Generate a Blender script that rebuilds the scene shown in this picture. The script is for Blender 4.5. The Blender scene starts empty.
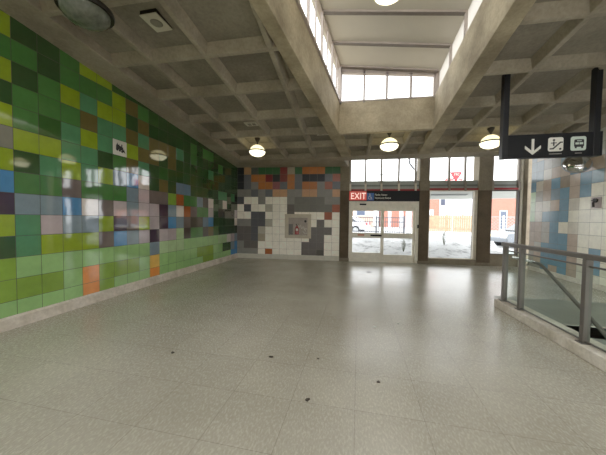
import bpy, bmesh, math, random
from mathutils import Vector, Matrix
random.seed(7)
PI = math.pi
scene = bpy.context.scene
C = scene.collection

# ------------------------------------------------------------------ helpers
def lin(c):
    def f(v):
        v /= 255.0
        return v / 12.92 if v <= 0.04045 else ((v + 0.055) / 1.055) ** 2.4
    return (f(c[0]), f(c[1]), f(c[2]), 1.0)

def new_mat(name):
    m = bpy.data.materials.new(name); m.use_nodes = True
    nt = m.node_tree; nt.nodes.clear()
    out = nt.nodes.new('ShaderNodeOutputMaterial')
    b = nt.nodes.new('ShaderNodeBsdfPrincipled')
    nt.links.new(b.outputs[0], out.inputs[0])
    return m, nt, b, out

def noise(nt, scale, detail=4, rough=.55, vec=None):
    n = nt.nodes.new('ShaderNodeTexNoise')
    n.inputs['Scale'].default_value = scale; n.inputs['Detail'].default_value = detail
    n.inputs['Roughness'].default_value = rough
    if vec is not None: nt.links.new(vec, n.inputs['Vector'])
    return n

def ramp(nt, fac, stops):
    r = nt.nodes.new('ShaderNodeValToRGB')
    el = r.color_ramp.elements
    while len(el) < len(stops): el.new(.5)
    for e, (p, c) in zip(el, stops):
        e.position = p; e.color = c
    nt.links.new(fac, r.inputs[0])
    return r

def objcoord(nt, scale=(1, 1, 1), rot=(0, 0, 0)):
    t = nt.nodes.new('ShaderNodeTexCoord'); mp = nt.nodes.new('ShaderNodeMapping')
    mp.inputs['Scale'].default_value = scale; mp.inputs['Rotation'].default_value = rot
    nt.links.new(t.outputs['Object'], mp.inputs['Vector'])
    return mp.outputs[0]

def plain(name, c, rough=.5, metal=0, var=.08, scale=9, spec=.5, bump=0):
    m, nt, b, _ = new_mat(name)
    n = noise(nt, scale, vec=objcoord(nt))
    k = lin(c)
    lo = tuple(v * (1 - var) for v in k[:3]) + (1,); hi = tuple(min(1, v * (1 + var)) for v in k[:3]) + (1,)
    r = ramp(nt, n.outputs[0], [(.3, lo), (.7, hi)])
    nt.links.new(r.outputs[0], b.inputs['Base Color'])
    b.inputs['Roughness'].default_value = rough; b.inputs['Metallic'].default_value = metal
    b.inputs['Specular IOR Level'].default_value = spec
    if bump:
        bp = nt.nodes.new('ShaderNodeBump'); bp.inputs['Strength'].default_value = bump
        bp.inputs['Distance'].default_value = .01
        nt.links.new(n.outputs[0], bp.inputs['Height']); nt.links.new(bp.outputs[0], b.inputs['Normal'])
    return m

def concrete(name, c, dark, stain=.5, scale=1.3):
    m, nt, b, _ = new_mat(name)
    v = objcoord(nt)
    n1 = noise(nt, scale, 6, .6, v); n2 = noise(nt, 22, 4, .6, v)
    r = ramp(nt, n1.outputs[0], [(.35, lin(dark)), (.35 + stain * .5, lin(c))])
    mx = nt.nodes.new('ShaderNodeMix'); mx.data_type = 'RGBA'; mx.blend_type = 'MULTIPLY'
    mx.inputs[0].default_value = .5
    r2 = ramp(nt, n2.outputs[0], [(.3, (.62, .6, .58, 1)), (.62, (1, 1, 1, 1))])
    nt.links.new(r.outputs[0], mx.inputs[6]); nt.links.new(r2.outputs[0], mx.inputs[7])
    nt.links.new(mx.outputs[2], b.inputs['Base Color'])
    b.inputs['Roughness'].default_value = .85; b.inputs['Specular IOR Level'].default_value = .25
    bp = nt.nodes.new('ShaderNodeBump'); bp.inputs['Strength'].default_value = .25; bp.inputs['Distance'].default_value = .01
    nt.links.new(n2.outputs[0], bp.inputs['Height']); nt.links.new(bp.outputs[0], b.inputs['Normal'])
    return m

def tile_mat(name, rough=.1, gain=1.0, spec=.5, bump=.12):
    m, nt, b, _ = new_mat(name)
    a = nt.nodes.new('ShaderNodeAttribute'); a.attribute_name = 'tilecol'
    n = noise(nt, 7, 4, .6, objcoord(nt))
    r = ramp(nt, n.outputs[0], [(.3, (.9 * gain,) * 3 + (1,)), (.7, (1.06 * gain,) * 3 + (1,))])
    mx = nt.nodes.new('ShaderNodeMix'); mx.data_type = 'RGBA'; mx.blend_type = 'MULTIPLY'; mx.inputs[0].default_value = 1
    nt.links.new(a.outputs[0], mx.inputs[6]); nt.links.new(r.outputs[0], mx.inputs[7])
    nt.links.new(mx.outputs[2], b.inputs['Base Color'])
    b.inputs['Roughness'].default_value = rough; b.inputs['Specular IOR Level'].default_value = spec
    n2 = noise(nt, 3.2, 2, .5, objcoord(nt))
    bp = nt.nodes.new('ShaderNodeBump'); bp.inputs['Strength'].default_value = bump; bp.inputs['Distance'].default_value = .02
    nt.links.new(n2.outputs[0], bp.inputs['Height']); nt.links.new(bp.outputs[0], b.inputs['Normal'])
    return m

def glass(name, tint=(1, 1, 1, 1), refl=.07):
    m, nt, b, out = new_mat(name)
    nt.nodes.remove(b)
    t = nt.nodes.new('ShaderNodeBsdfTransparent'); t.inputs[0].default_value = tint
    g = nt.nodes.new('ShaderNodeBsdfGlossy'); g.inputs['Roughness'].default_value = .02
    lw = nt.nodes.new('ShaderNodeLayerWeight'); lw.inputs[0].default_value = refl * 2
    mx = nt.nodes.new('ShaderNodeMixShader')
    lm = nt.nodes.new('ShaderNodeMath'); lm.operation = 'MINIMUM'; lm.inputs[1].default_value = refl * 2.5
    nt.links.new(lw.outputs['Fresnel'], lm.inputs[0]); nt.links.new(lm.outputs[0], mx.inputs[0])
    nt.links.new(t.outputs[0], mx.inputs[1]); nt.links.new(g.outputs[0], mx.inputs[2])
    nt.links.new(mx.outputs[0], out.inputs[0])
    return m

def emit(name, c, s, base=None):
    m, nt, b, _ = new_mat(name)
    n = noise(nt, 6, 3, .5, objcoord(nt))
    k = lin(c)
    r = ramp(nt, n.outputs[0], [(.3, tuple(v * .85 for v in k[:3]) + (1,)), (.7, k)])
    nt.links.new(r.outputs[0], b.inputs['Emission Color']); nt.links.new(r.outputs[0], b.inputs['Base Color'])
    b.inputs['Emission Strength'].default_value = s; b.inputs['Roughness'].default_value = .25
    return m

class B:
    """collects shapes into one bmesh"""
    def __init__(self, mtx=None):
        self.bm = bmesh.new(); self.m = mtx or Matrix.Identity(4)
    def v(self, p): return self.bm.verts.new(self.m @ Vector(p))
    def face(self, pts):
        return self.bm.faces.new([self.v(p) for p in pts])
    def hexa(self, P):      # 8 points: 4 bottom ccw, 4 top ccw
        vs = [self.v(p) for p in P]
        for f in ((3, 2, 1, 0), (4, 5, 6, 7), (0, 1, 5, 4), (1, 2, 6, 5), (2, 3, 7, 6), (3, 0, 4, 7)):
            self.bm.faces.new([vs[i] for i in f])
        return self
    def box(self, x0, x1, y0, y1, z0, z1):
        return self.hexa([(x0, y0, z0), (x1, y0, z0), (x1, y1, z0), (x0, y1, z0), (x0, y0, z1), (x1, y0, z1), (x1, y1, z1), (x0, y1, z1)])
    def prism(self, pts, a, b, axis='z'):
        def mk(p, h):
            return {'z': (p[0], p[1], h), 'y': (p[0], h, p[1]), 'x': (h, p[0], p[1])}[axis]
        lo = [self.v(mk(p, a)) for p in pts]; hi = [self.v(mk(p, b)) for p in pts]
        n = len(pts)
        self.bm.faces.new(lo[::-1]); self.bm.faces.new(hi)
        for i in range(n):
            j = (i + 1) % n
            self.bm.faces.new([lo[i], lo[j], hi[j], hi[i]])
        return self
    def lathe(self, prof, c=(0, 0, 0), seg=28, axis='z'):
        rings = []
        for r, h in prof:
            ring = []
            for i in range(seg):
                a = 2 * PI * i / seg
                x, y = r * math.cos(a), r * math.sin(a)
                p = {'z': (x, y, h), 'y': (x, h, y), 'x': (h, x, y)}[axis]
                ring.append(self.v((c[0] + p[0], c[1] + p[1], c[2] + p[2])))
            rings.append(ring)
        for k in range(len(rings) - 1):
            for i in range(seg):
                j = (i + 1) % seg
                self.bm.faces.new([rings[k][i], rings[k][j], rings[k + 1][j], rings[k + 1][i]])
        for ring, flip in ((rings[0], True), (rings[-1], False)):
            self.bm.faces.new(ring[::-1] if flip else ring)
        return self
    def tube(self, pts, r, seg=10):
        pts = [Vector(p) for p in pts]
        rings = []
        for i, p in enumerate(pts):
            d = ((pts[min(i + 1, len(pts) - 1)] - p).normalized() + (p - pts[max(i - 1, 0)]).normalized())
            d.normalize()
            up = Vector((0, 0, 1)) if abs(d.z) < .9 else Vector((1, 0, 0))
            a = d.cross(up).normalized(); b = d.cross(a).normalized()
            rings.append([self.v(p + a * r * math.cos(2 * PI * k / seg) + b * r * math.sin(2 * PI * k / seg)) for k in range(seg)])
        for k in range(len(rings) - 1):
            for i in range(seg):
                j = (i + 1) % seg
                self.bm.faces.new([rings[k][i], rings[k][j], rings[k + 1][j], rings[k + 1][i]])
        self.bm.faces.new(rings[0][::-1]); self.bm.faces.new(rings[-1])
        return self
    def build(self, name, mat, parent=None, smooth=False, bevel=0, keep=False):
        if not keep: bmesh.ops.recalc_face_normals(self.bm, faces=self.bm.faces)
        me = bpy.data.meshes.new(name)
        if smooth:
            for f in self.bm.faces: f.smooth = True
        self.bm.to_mesh(me); self.bm.free()
        for mm in (mat if isinstance(mat, (list, tuple)) else [mat]): me.materials.append(mm)
        if smooth and hasattr(me, 'set_sharp_from_angle'): me.set_sharp_from_angle(angle=math.radians(40))
        o = bpy.data.objects.new(name, me); C.objects.link(o)
        if parent: o.parent = parent; o.matrix_parent_inverse = Matrix.Identity(4)
        if bevel:
            bv = o.modifiers.new('Bevel', 'BEVEL'); bv.width = bevel; bv.segments = 2; bv.limit_method = 'ANGLE'
        return o

def thing(name, label, cat, loc=(0, 0, 0), rz=0, group=None):
    o = bpy.data.objects.new(name, None); C.objects.link(o)
    o.location = loc; o.rotation_euler = (0, 0, rz); o.empty_display_size = .1
    return tag(o, label, cat, group)
def tag(o, label, cat, group=None):
    o['label'] = label; o['category'] = cat
    if group: o['group'] = group
    return o
def struct(o):
    o['kind'] = 'structure'; return o
def copy_tree(o, parent=None):
    c = o.copy(); C.objects.link(c)
    if parent: c.parent = parent
    for ch in list(o.children): copy_tree(ch, c)
    return c
def text(name, s, size, mtx, mat, parent, width=None, align='LEFT', depth=.004):
    cu = bpy.data.curves.new(name, 'FONT'); cu.body = s; cu.size = size; cu.extrude = depth; cu.align_x = align
    ob = bpy.data.objects.new(name, cu); C.objects.link(ob)
    dg = bpy.context.evaluated_depsgraph_get(); dg.update()
    me = bpy.data.meshes.new_from_object(ob.evaluated_get(dg))
    bpy.data.objects.remove(ob)
    xs = [v.co.x for v in me.vertices]
    if width:
        k = width / (max(xs) - min(xs))
        for v in me.vertices: v.co.x *= k
    me.transform(mtx)
    me.materials.clear(); me.materials.append(mat)
    o = bpy.data.objects.new(name, me); C.objects.link(o)
    if parent: o.parent = parent
    return o
WALLTEXT = Matrix(((1, 0, 0, 0), (0, 0, -1, 0), (0, 1, 0, 0), (0, 0, 0, 1)))     # xy text -> xz plane, facing -y

# ------------------------------------------------------------------ materials
M = {}
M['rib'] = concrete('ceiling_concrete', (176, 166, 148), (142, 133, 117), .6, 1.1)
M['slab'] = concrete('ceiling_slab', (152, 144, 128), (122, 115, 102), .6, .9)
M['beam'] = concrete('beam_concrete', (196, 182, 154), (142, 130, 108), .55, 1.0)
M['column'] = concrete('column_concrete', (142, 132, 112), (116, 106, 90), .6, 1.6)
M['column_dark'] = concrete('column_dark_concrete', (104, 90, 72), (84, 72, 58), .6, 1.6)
M['curb'] = concrete('curb_terrazzo', (238, 230, 218), (200, 190, 172), .6, 3)
M['base_white'] = plain('base_white', (205, 200, 185), .5)
M['grout'] = plain('grout', (74, 74, 64), .9)
M['grout_light'] = plain('grout_grey', (120, 117, 106), .9)
M['tile_left'] = tile_mat('glazed_tile_green', .05, 1.0, 1.0, .05)
M['tile_back'] = tile_mat('glazed_tile_back', .3, 1.4, .35)
M['tile_right'] = tile_mat('glazed_tile_right', .22, 1.4, .4)
M['frame'] = plain('frame_cream', (230, 224, 207), .45)
M['frame_dark'] = plain('frame_brown', (78, 66, 58), .5)
M['mull'] = plain('mullion_grey', (146, 136, 124), .5)
M['mull_light'] = plain('mullion_foot', (214, 204, 184), .5)
M['red'] = plain('red_paint', (150, 28, 34), .5)
M['spandrel'] = plain('spandrel_grey', (160, 165, 158), .4, var=.2, scale=2)
M['spandrel_dark'] = plain('spandrel_line', (112, 116, 110), .4, var=.15, scale=2)
M['roofpanel'] = plain('well_roof_panel', (200, 195, 182), .7, var=.05, scale=1)
M['roofpanel_b'] = plain('well_side_panel', (222, 216, 206), .7, var=.04, scale=1)
M['steel'] = plain('well_steel', (176, 164, 156), .5)
M['steel_dark'] = plain('well_steel_dark', (104, 96, 88), .5)
M['glass'] = glass('window_glass', (.97, .985, .98, 1), .04)
M['railglass'] = glass('rail_glass', (.87, .96, .92, 1), .05)
M['black'] = plain('black_panel', (15, 16, 20), .5, spec=.25)
M['black_post'] = plain('black_post', (20, 21, 25), .45, spec=.3)
M['white_ink'] = plain('white_ink', (226, 224, 214), .5, var=.02)
M['grey_ink'] = plain('grey_ink', (150, 148, 140), .5, var=.02)
M['green_ink'] = plain('pale_green_ink', (198, 212, 200), .5, var=.02)
M['black_ink'] = plain('black_ink', (24, 24, 26), .5, var=.02)
M['exit_red'] = emit('exit_red', (196, 70, 60), .25)
M['exit_white'] = emit('exit_letters', (255, 214, 200), .5)
M['blue_ink'] = plain('blue_ink', (60, 104, 180), .5)
M['rail_metal'] = plain('rail_metal', (104, 99, 93), .45, .3, .05)
M['rail_bright'] = plain('rail_bright', (190, 188, 182), .25, .8, .05)
M['chrome'] = plain('chrome', (225, 225, 225), .06, 1, .02)
M['dark_metal'] = plain('dark_metal', (34, 30, 26), .45, .3)
M['lamp_on_top'] = emit('lamp_glass_upper_lit', (250, 236, 180), 1.0)
M['lamp_on'] = emit('lamp_glass_lower_lit', (255, 247, 206), 1.5)
M['lamp_off'] = plain('lamp_glass_unlit', (96, 100, 90), .08, 0, .35, 14)
M['speaker'] = plain('speaker_white', (196, 190, 172), .6)
M['speaker_grill'] = plain('speaker_grill', (128, 122, 110), .7)
m_, nt_f, b_f, o_f = new_mat('frosted_panel')
d_ = nt_f.nodes.new('ShaderNodeBsdfDiffuse'); d_.inputs[0].default_value = lin((214, 210, 202))
t_ = nt_f.nodes.new('ShaderNodeBsdfTranslucent'); t_.inputs[0].default_value = lin((196, 192, 184))
x_ = nt_f.nodes.new('ShaderNodeMixShader'); x_.inputs[0].default_value = .5
nt_f.links.new(d_.outputs[0], x_.inputs[1]); nt_f.links.new(t_.outputs[0], x_.inputs[2]); nt_f.links.new(x_.outputs[0], o_f.inputs[0])
M['frosted'] = m_
M['brick'] = None
M['snow'] = None

# floor: speckled vinyl tiles
def floor_mat(name, c1, c2, c3, rough=.24):
    m, nt, b, _ = new_mat(name)
    v = objcoord(nt)
    bt = nt.nodes.new('ShaderNodeTexBrick'); nt.links.new(v, bt.inputs['Vector'])
    bt.offset = 0; bt.inputs['Scale'].default_value = 1; bt.inputs['Brick Width'].default_value = .52; bt.inputs['Row Height'].default_value = .52
    bt.inputs['Mortar Size'].default_value = .0022; bt.inputs['Mortar Smooth'].default_value = .3; bt.inputs['Bias'].default_value = 0
    bt.inputs['Color1'].default_value = lin(c1); bt.inputs['Color2'].default_value = lin(c2); bt.inputs['Mortar'].default_value = lin(tuple(x * .74 for x in c1))
    vs = objcoord(nt, (70, 30, 1), (0, 0, .6))
    n1 = noise(nt, 1.0, 6, .65, vs)
    r1 = ramp(nt, n1.outputs[0], [(.28, (.76, .75, .73, 1)), (.5, (.96, .96, .95, 1)), (.68, (1.12, 1.12, 1.11, 1))])
    n2 = noise(nt, .8, 5, .6, v)
    r2 = ramp(nt, n2.outputs[0], [(.3, (.70, .69, .64, 1)), (.68, (1.06, 1.06, 1.05, 1))])
    mx = nt.nodes.new('ShaderNodeMix'); mx.data_type = 'RGBA'; mx.blend_type = 'MULTIPLY'; mx.inputs[0].default_value = .8
    nt.links.new(bt.outputs[0], mx.inputs[6]); nt.links.new(r1.outputs[0], mx.inputs[7])
    my = nt.nodes.new('ShaderNodeMix'); my.data_type = 'RGBA'; my.blend_type = 'MULTIPLY'; my.inputs[0].default_value = .8
    nt.links.new(mx.outputs[2], my.inputs[6]); nt.links.new(r2.outputs[0], my.inputs[7])
    nt.links.new(my.outputs[2], b.inputs['Base Color'])
    rr = nt.nodes.new('ShaderNodeMapRange'); rr.inputs['To Min'].default_value = rough - .1; rr.inputs['To Max'].default_value = rough + .14
    nt.links.new(n1.outputs[0], rr.inputs[0]); nt.links.new(rr.outputs[0], b.inputs['Roughness'])
    b.inputs['Specular IOR Level'].default_value = .5
    bp = nt.nodes.new('ShaderNodeBump'); bp.inputs['Strength'].default_value = .3; bp.inputs['Distance'].default_value = .0025
    nt.links.new(n1.outputs[0], bp.inputs['Height']); nt.links.new(bp.outputs[0], b.inputs['Normal'])
    return m
M['floor'] = floor_mat('vinyl_floor', (178, 173, 159), (184, 179, 165), None)
M['floor_overlay'] = floor_mat('dark_floor_overlay', (136, 140, 128), (142, 145, 134), None, .4)
M['stair'] = concrete('stair_concrete', (186, 188, 180), (150, 152, 144), .6, 2)

def brick_mat(name, c1, c2, mort):
    m, nt, b, _ = new_mat(name)
    t = nt.nodes.new('ShaderNodeTexCoord'); sp = nt.nodes.new('ShaderNodeSeparateXYZ'); cb = nt.nodes.new('ShaderNodeCombineXYZ')
    nt.links.new(t.outputs['Object'], sp.inputs[0])
    ad = nt.nodes.new('ShaderNodeMath'); nt.links.new(sp.outputs[0], ad.inputs[0]); nt.links.new(sp.outputs[1], ad.inputs[1])
    nt.links.new(ad.outputs[0], cb.inputs[0]); nt.links.new(sp.outputs[2], cb.inputs[1])
    bt = nt.nodes.new('ShaderNodeTexBrick'); nt.links.new(cb.outputs[0], bt.inputs['Vector'])
    bt.inputs['Scale'].default_value = 1; bt.inputs['Brick Width'].default_value = .24; bt.inputs['Row Height'].default_value = .08
    bt.inputs['Mortar Size'].default_value = .008
    bt.inputs['Color1'].default_value = lin(c1); bt.inputs['Color2'].default_value = lin(c2); bt.inputs['Mortar'].default_value = lin(mort)
    nt.links.new(bt.outputs[0], b.inputs['Base Color']); b.inputs['Roughness'].default_value = .9
    return m
M['brick'] = brick_mat('red_brick', (176, 112, 94), (166, 100, 82), (176, 136, 122))
M['brick_pale'] = brick_mat('pale_brick', (198, 168, 150), (188, 152, 136), (200, 185, 175))
M['stucco'] = plain('white_stucco', (216, 222, 230), .9, var=.03)
M['snow'] = concrete('snow', (184, 186, 188), (122, 124, 124), .3, 2.2)
M['wood'] = plain('fence_wood', (166, 144, 114), .8, var=.25, scale=5)
M['iron'] = plain('iron_grey', (88, 90, 97), .5)
M['galv'] = plain('galvanised', (168, 172, 174), .5, .3)
M['canopy'] = plain('canopy_soffit', (190, 192, 184), .8, var=.05, scale=1)
M['canopy_edge'] = plain('canopy_edge', (130, 134, 130), .8)
M['carwhite'] = plain('car_paint_white', (214, 216, 222), .2, 0, .03)
M['carsilver'] = plain('car_paint_silver', (128, 134, 142), .22, .3, .03)
M['carglass'] = plain('car_glass', (46, 52, 60), .1)
M['tyre'] = plain('tyre', (30, 30, 32), .8)
M['taillight'] = plain('tail_light', (200, 40, 44), .3)
M['headlight'] = emit('head_light', (255, 236, 196), 1.2)
M['window_dark'] = plain('window_dark', (74, 84, 104), .2)
M['bush'] = plain('bush', (92, 96, 80), .9, var=.3, scale=20)
M['leaf'] = plain('leaf_scrap', (48, 38, 28), .8, var=.3, scale=40)
M['paper'] = plain('paper_scrap', (206, 206, 198), .7)
M['ext_red'] = plain('extinguisher_red', (150, 30, 34), .3)
M['cab_in'] = plain('cabinet_interior', (168, 152, 142), .5, var=.15, scale=6)
M['hose'] = plain('hose_canvas', (206, 196, 182), .8)
M['orange_sticker'] = plain('orange_sticker', (190, 110, 84), .5)

# ------------------------------------------------------------------ survey (metres; camera foot at the origin)
XW = -4.523                     # left wall face
YC = 9.248                      # corner of left and back walls
ANG = .0805                     # back wall direction
XR = 5.35                       # right wall face
BACK = Matrix.Translation((XW, YC, 0)) @ Matrix.Rotation(ANG, 4, 'Z')    # (u, v outward, z)
def zc(y): return 4.427 - .108 * y         # soffit plane of ribs and beams
Y0 = -2.4                       # near end of what is built

# ------------------------------------------------------------------ tiles
def tiles(name, mats, grid_fn, us, zs, place, gap=.003, depth=.0022, backing=None):
    """us, zs: tile line lists; place(u, z, d) -> point; one mesh with a colour per tile"""
    bm = bmesh.new(); lay = bm.faces.layers.float_color.new('tilecol') if hasattr(bm.faces.layers, 'float_color') else None
    cols = []
    for i in range(len(us) - 1):
        for j in range(len(zs) - 1):
            c = grid_fn(i, j)
            if c is None: continue
            a, b, z0, z1 = us[i] + gap, us[i + 1] - gap, zs[j] + gap, zs[j + 1] - gap
            if b - a < .01 or z1 - z0 < .01: continue
            e = .001
            o = [bm.verts.new(place(*p, 0)) for p in ((a, z0), (b, z0), (b, z1), (a, z1))]
            n = [bm.verts.new(place(*p, depth)) for p in ((a + e, z0 + e), (b - e, z0 + e), (b - e, z1 - e), (a + e, z1 - e))]
            fs = [bm.faces.new(n)] + [bm.faces.new((o[k], o[(k + 1) % 4], n[(k + 1) % 4], n[k])) for k in range(4)]
            for f in fs: cols.append(c)
    nt_ = len(bm.faces)
    for poly in backing:
        f = bm.faces.new([bm.verts.new(p) for p in poly]); f.material_index = 1; cols.append((.1, .1, .1, 1))
    me = bpy.data.meshes.new(name); bm.to_mesh(me); bm.free()
    at = me.attributes.get('tilecol')
    if at: me.attributes.remove(at)
    at = me.attributes.new('tilecol', 'FLOAT_COLOR', 'FACE')
    for k, c in enumerate(cols): at.data[k].color = c
    for m_ in mats: me.materials.append(m_)
    o = bpy.data.objects.new(name, me); C.objects.link(o)
    return struct(o)

rnd = random.Random(3)
def jit(c, a=.05):
    k = lin(c); s = 1 + rnd.uniform(-a, a)
    return (k[0] * s, k[1] * s, k[2] * s, 1)

PL = {'L': (146, 172, 40), 'G': (72, 124, 62), 'D': (52, 82, 46), 'd': (38, 62, 33), 'T': (82, 142, 98), 'O': (108, 98, 54), 'B': (72, 136, 190),
      'P': (66, 50, 68), 'S': (122, 142, 154), 's': (98, 126, 148), 'W': (226, 214, 206), 'M': (190, 176, 180), 'K': (110, 98, 94), 'k': (74, 66, 60),
      'Y': (150, 198, 120), 'y': (238, 190, 92), 'V': (130, 168, 58), 'R': (242, 150, 70), 'N': (160, 84, 36), 'Z': (176, 206, 150), 'g': (56, 96, 46), 'q': (128, 128, 116)}
# rows from the bottom (r0) upwards, columns from c-1 (nearest seen) towards the corner
LEFT = [
 'YYYYRVYYYRYYYYYYVVYYYYBB'[:24],
 'VVVYRVVVYyYYYYYVVVYYDDSB',
 'VYYYYYYYYSZZZYYYYYYZZWMS',
 'DTLLLKBSMPMMZkGGkOgDDDdd',
 'LTMSSLPKLMPBSKkksBDDdddW',
 'PSSBWKMSMMPSWNKGGMDkkkkM',
 'BGGKGGGSMKKVNGGSkWDDWDdd',
 'LDTLTLsBWDODssDDDDDTTDTd',
 'qLLTTDGOTDgDDDDDDDDDDDDD',
 'LGgTLTWLOODODDDDDTDDDDDg',
 'DGGGOTTOTOOOTDGDDDdGDdDD',
 'LDGLTLLDODDDDDGDGGDDdDDD',
 'GGDGGGLOGgDDDDDDDDDDDDDd',
 'LDDGLLgDDDgDDgDDDDDDDDDD',
 'GDGDGGDGDDDDDDDDDDDDDDDD']
def left_col(i, j):
    c = i - 18                        # 11 extra columns nearer the camera
    row = LEFT[j]
    if c >= -1: ch = row[min(c + 1, 23)]
    else:
        pal = ['YYYVYYR', 'VVYYVV', 'YYYVY', 'LTLGK', 'LTSMLP', 'PSBMWK', 'BGTKG', 'LDTGB', 'LTGDq', 'LGTDG', 'DGGTO', 'LDGGL', 'GGDG', 'LDDG', 'GDG'][j]
        ch = pal[rnd.randrange(len(pal))]
    return jit(PL[ch], .06)
us = [2.645 + .29 * k for k in range(-18, 23)] + [YC]
zs = [.172] + [1.531 + (k - 5) * .29 for k in range(1, 16)]
wl = tiles('wall_left', [M['tile_left'], M['grout']], left_col, us, zs, lambda u, z, d: (XW - .002 + d, u, z),
      backing=[[(XW - .0018, us[0], -.05), (XW - .0018, YC + .05, -.05), (XW - .0018, YC + .05, 4.7), (XW - .0018, us[0], 4.7)]])

PB = {'k': (18, 20, 24), 't': (158, 124, 88), 'e': (70, 78, 70), 'n': (40, 82, 48), 'r': (104, 26, 30), 'b': (140, 130, 112), 'o': (158, 94, 42), 'l': (86, 88, 92),
      'g': (116, 114, 108), 'w': (222, 216, 203), 'W': (210, 205, 192), 'h': (158, 152, 138), 'D': (82, 76, 72), 'x': (72, 72, 76), 'm': (94, 92, 86), 'R': (140, 74, 50), 'N': (150, 80, 34),
      'T': (178, 134, 98), 'c': (122, 68, 70), 'z': (62, 58, 52)}
BACKT = [
 'kteennrbnooonn'.replace('ee', 'en'), 'kloorkrolkkklR', 'klgoocloloogRl'.replace('ooc', 'ooc'), 'gglglTTggTTggT',
 'xwwgwwwgmmmmgg', 'wxwwhwwDmmmmmR', 'wwxxwwwDwwwwRw', 'ggxxhwwwwwwDww', 'DDxhwwwwwwDDDw', 'DDxbwwwwwwDDww', 'gDDwwwwwwDDDww', 'gggwNwwwwDDzww']
ub = [0, .265] + [.265 + .2773 * k for k in range(1, 14)]
zb = [.172] + [3.436 - .2775 * k for k in range(11, -1, -1)]
def back_col(i, j): return jit(PB[BACKT[11 - j][i]], .05)
def bpl(u, z, d): return BACK @ Vector((u, -d + .002, z))
tiles('wall_back', [M['tile_back'], M['grout_light']], back_col, ub, zb, bpl, gap=.0025,
      backing=[[bpl(-.1, -.05, .001), bpl(3.9, -.05, .001), bpl(3.9, 3.9, .001), bpl(-.1, 3.9, .001)]])

PR = {'S': (112, 128, 136), 'B': (98, 128, 144), 'b': (126, 150, 162), 'g': (150, 146, 136), 't': (160, 144, 128), 'd': (128, 116, 100), 'l': (170, 192, 160), 'W': (206, 202, 184),
      'w': (190, 186, 170), 'e': (178, 172, 156), 'm': (166, 152, 146), 'G': (160, 162, 156)}
# rows from z 3.345 downwards
RIGHT = ['SSggbtgGSgb', 'SSettBttgGBb', 'BetBdtBbgtgG', 'lgtSBtBWWGGW', 'leetBeWWWmWW', 'leBBBWWWWWWW', 'ttgBWeWWWWWW', 'ttgBBtWWWWWW', 'tgBBBtWBWWwW', 'gtBBBtwBWwWW', 'ggBtBtwwWwWW']
yl = [9.66, 9.418, 9.103, 8.774, 8.435, 8.105, 7.779, 7.45, 7.132] + [7.132 - .322 * k for k in range(1, 31)]
yl = yl[::-1]
zr = [1.515 + .305 * k for k in range(-8, 9)]
def right_col(i, j):
    c = len(yl) - 2 - i            # 0 at the back
    r = 13 - j
    if r < 0: return jit(PR['SgbGt'[rnd.randrange(5)]], .05)
    if r >= len(RIGHT): return jit(PR['gwtBe'[rnd.randrange(5)]], .05)
    row = RIGHT[r]
    if r == 0 or r == 1: row = row.ljust(12, 'g')
    return jit(PR[row[c]] if c < len(row) else PR['WwWeWbBg'[rnd.randrange(8)]], .05)
tiles('wall_right', [M['tile_right'], M['grout_light']], right_col, yl, zr, lambda u, z, d: (XR + .002 - d, u, z),
      backing=[[(XR + .0018, 9.66, -2.6), (XR + .0018, Y0, -2.6), (XR + .0018, Y0, 4.8), (XR + .0018, 9.66, 4.8)]])

# ------------------------------------------------------------------ floor, curbs, stairs
f = B()
yb = lambda x: YC + (x - XW) * math.tan(ANG) + .32
xs0, xs1, ys0 = 2.72, XR + .1, 4.55
f.face([(XW - .1, Y0 - 1.2, 0), (xs0, Y0 - 1.2, 0), (xs0, ys0, 0), (xs0, yb(xs0), 0), (XW - .1, yb(XW), 0)])
f.face([(xs0, ys0, 0), (xs1 + .3, ys0, 0), (xs1 + .3, yb(xs1 + .3), 0), (xs0, yb(xs0), 0)])
struct(f.build('floor', M['floor'], keep=True))
struct(B().box(xs0, XR - .03, ys0 + .01, 5.95, .0005, .004).build('floor_overlay', M['floor_overlay']))  # thin overlay, darker than the floor around it
st = B()
prof = [(ys0, -.004)]
y, z = ys0, 0
for k in range(12):
    z -= .17; prof.append((y, z)); y -= .29; prof.append((y, z))
prof += [(Y0, z), (Y0, z - .3), (ys0, z - .3)]
st.prism(prof, xs0 - .02, XR, 'x')
struct(st.build('staircase', M['stair']))
sw = B(); sw.box(2.62, 2.715, Y0, ys0, -2.4, -.002)
struct(sw.build('wall_stairwell', M['stair']))
def cx(y): return 2.40 + .036 * (5.23 - y)
cu = B(); cu.hexa([(cx(5.24), 5.24, 0), (cx(Y0), Y0, 0), (cx(Y0) + .30, Y0, 0), (cx(5.24) + .30, 5.24, 0),
                   (cx(5.24), 5.24, .135), (cx(Y0), Y0, .135), (cx(Y0) + .30, Y0, .135), (cx(5.24) + .30, 5.24, .135)])
struct(cu.build('trim_1', M['curb'], bevel=.01))
bl = B(); bl.prism([(XW, .0), (XW + .035, .0), (XW + .03, .15), (XW, .176)], Y0 - .3, YC - .01, 'y')
struct(bl.build('baseboard_left', M['curb'], bevel=.004))
bb = B(BACK); bb.box(.03, 3.87, -.03, .01, 0, .172)
struct(bb.build('baseboard_back', M['base_white'], bevel=.006))
br = B(); br.box(XR - .03, XR, 4.72, 9.62, 0, .12)
struct(br.build('baseboard_right', M['curb'], bevel=.004))

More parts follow.
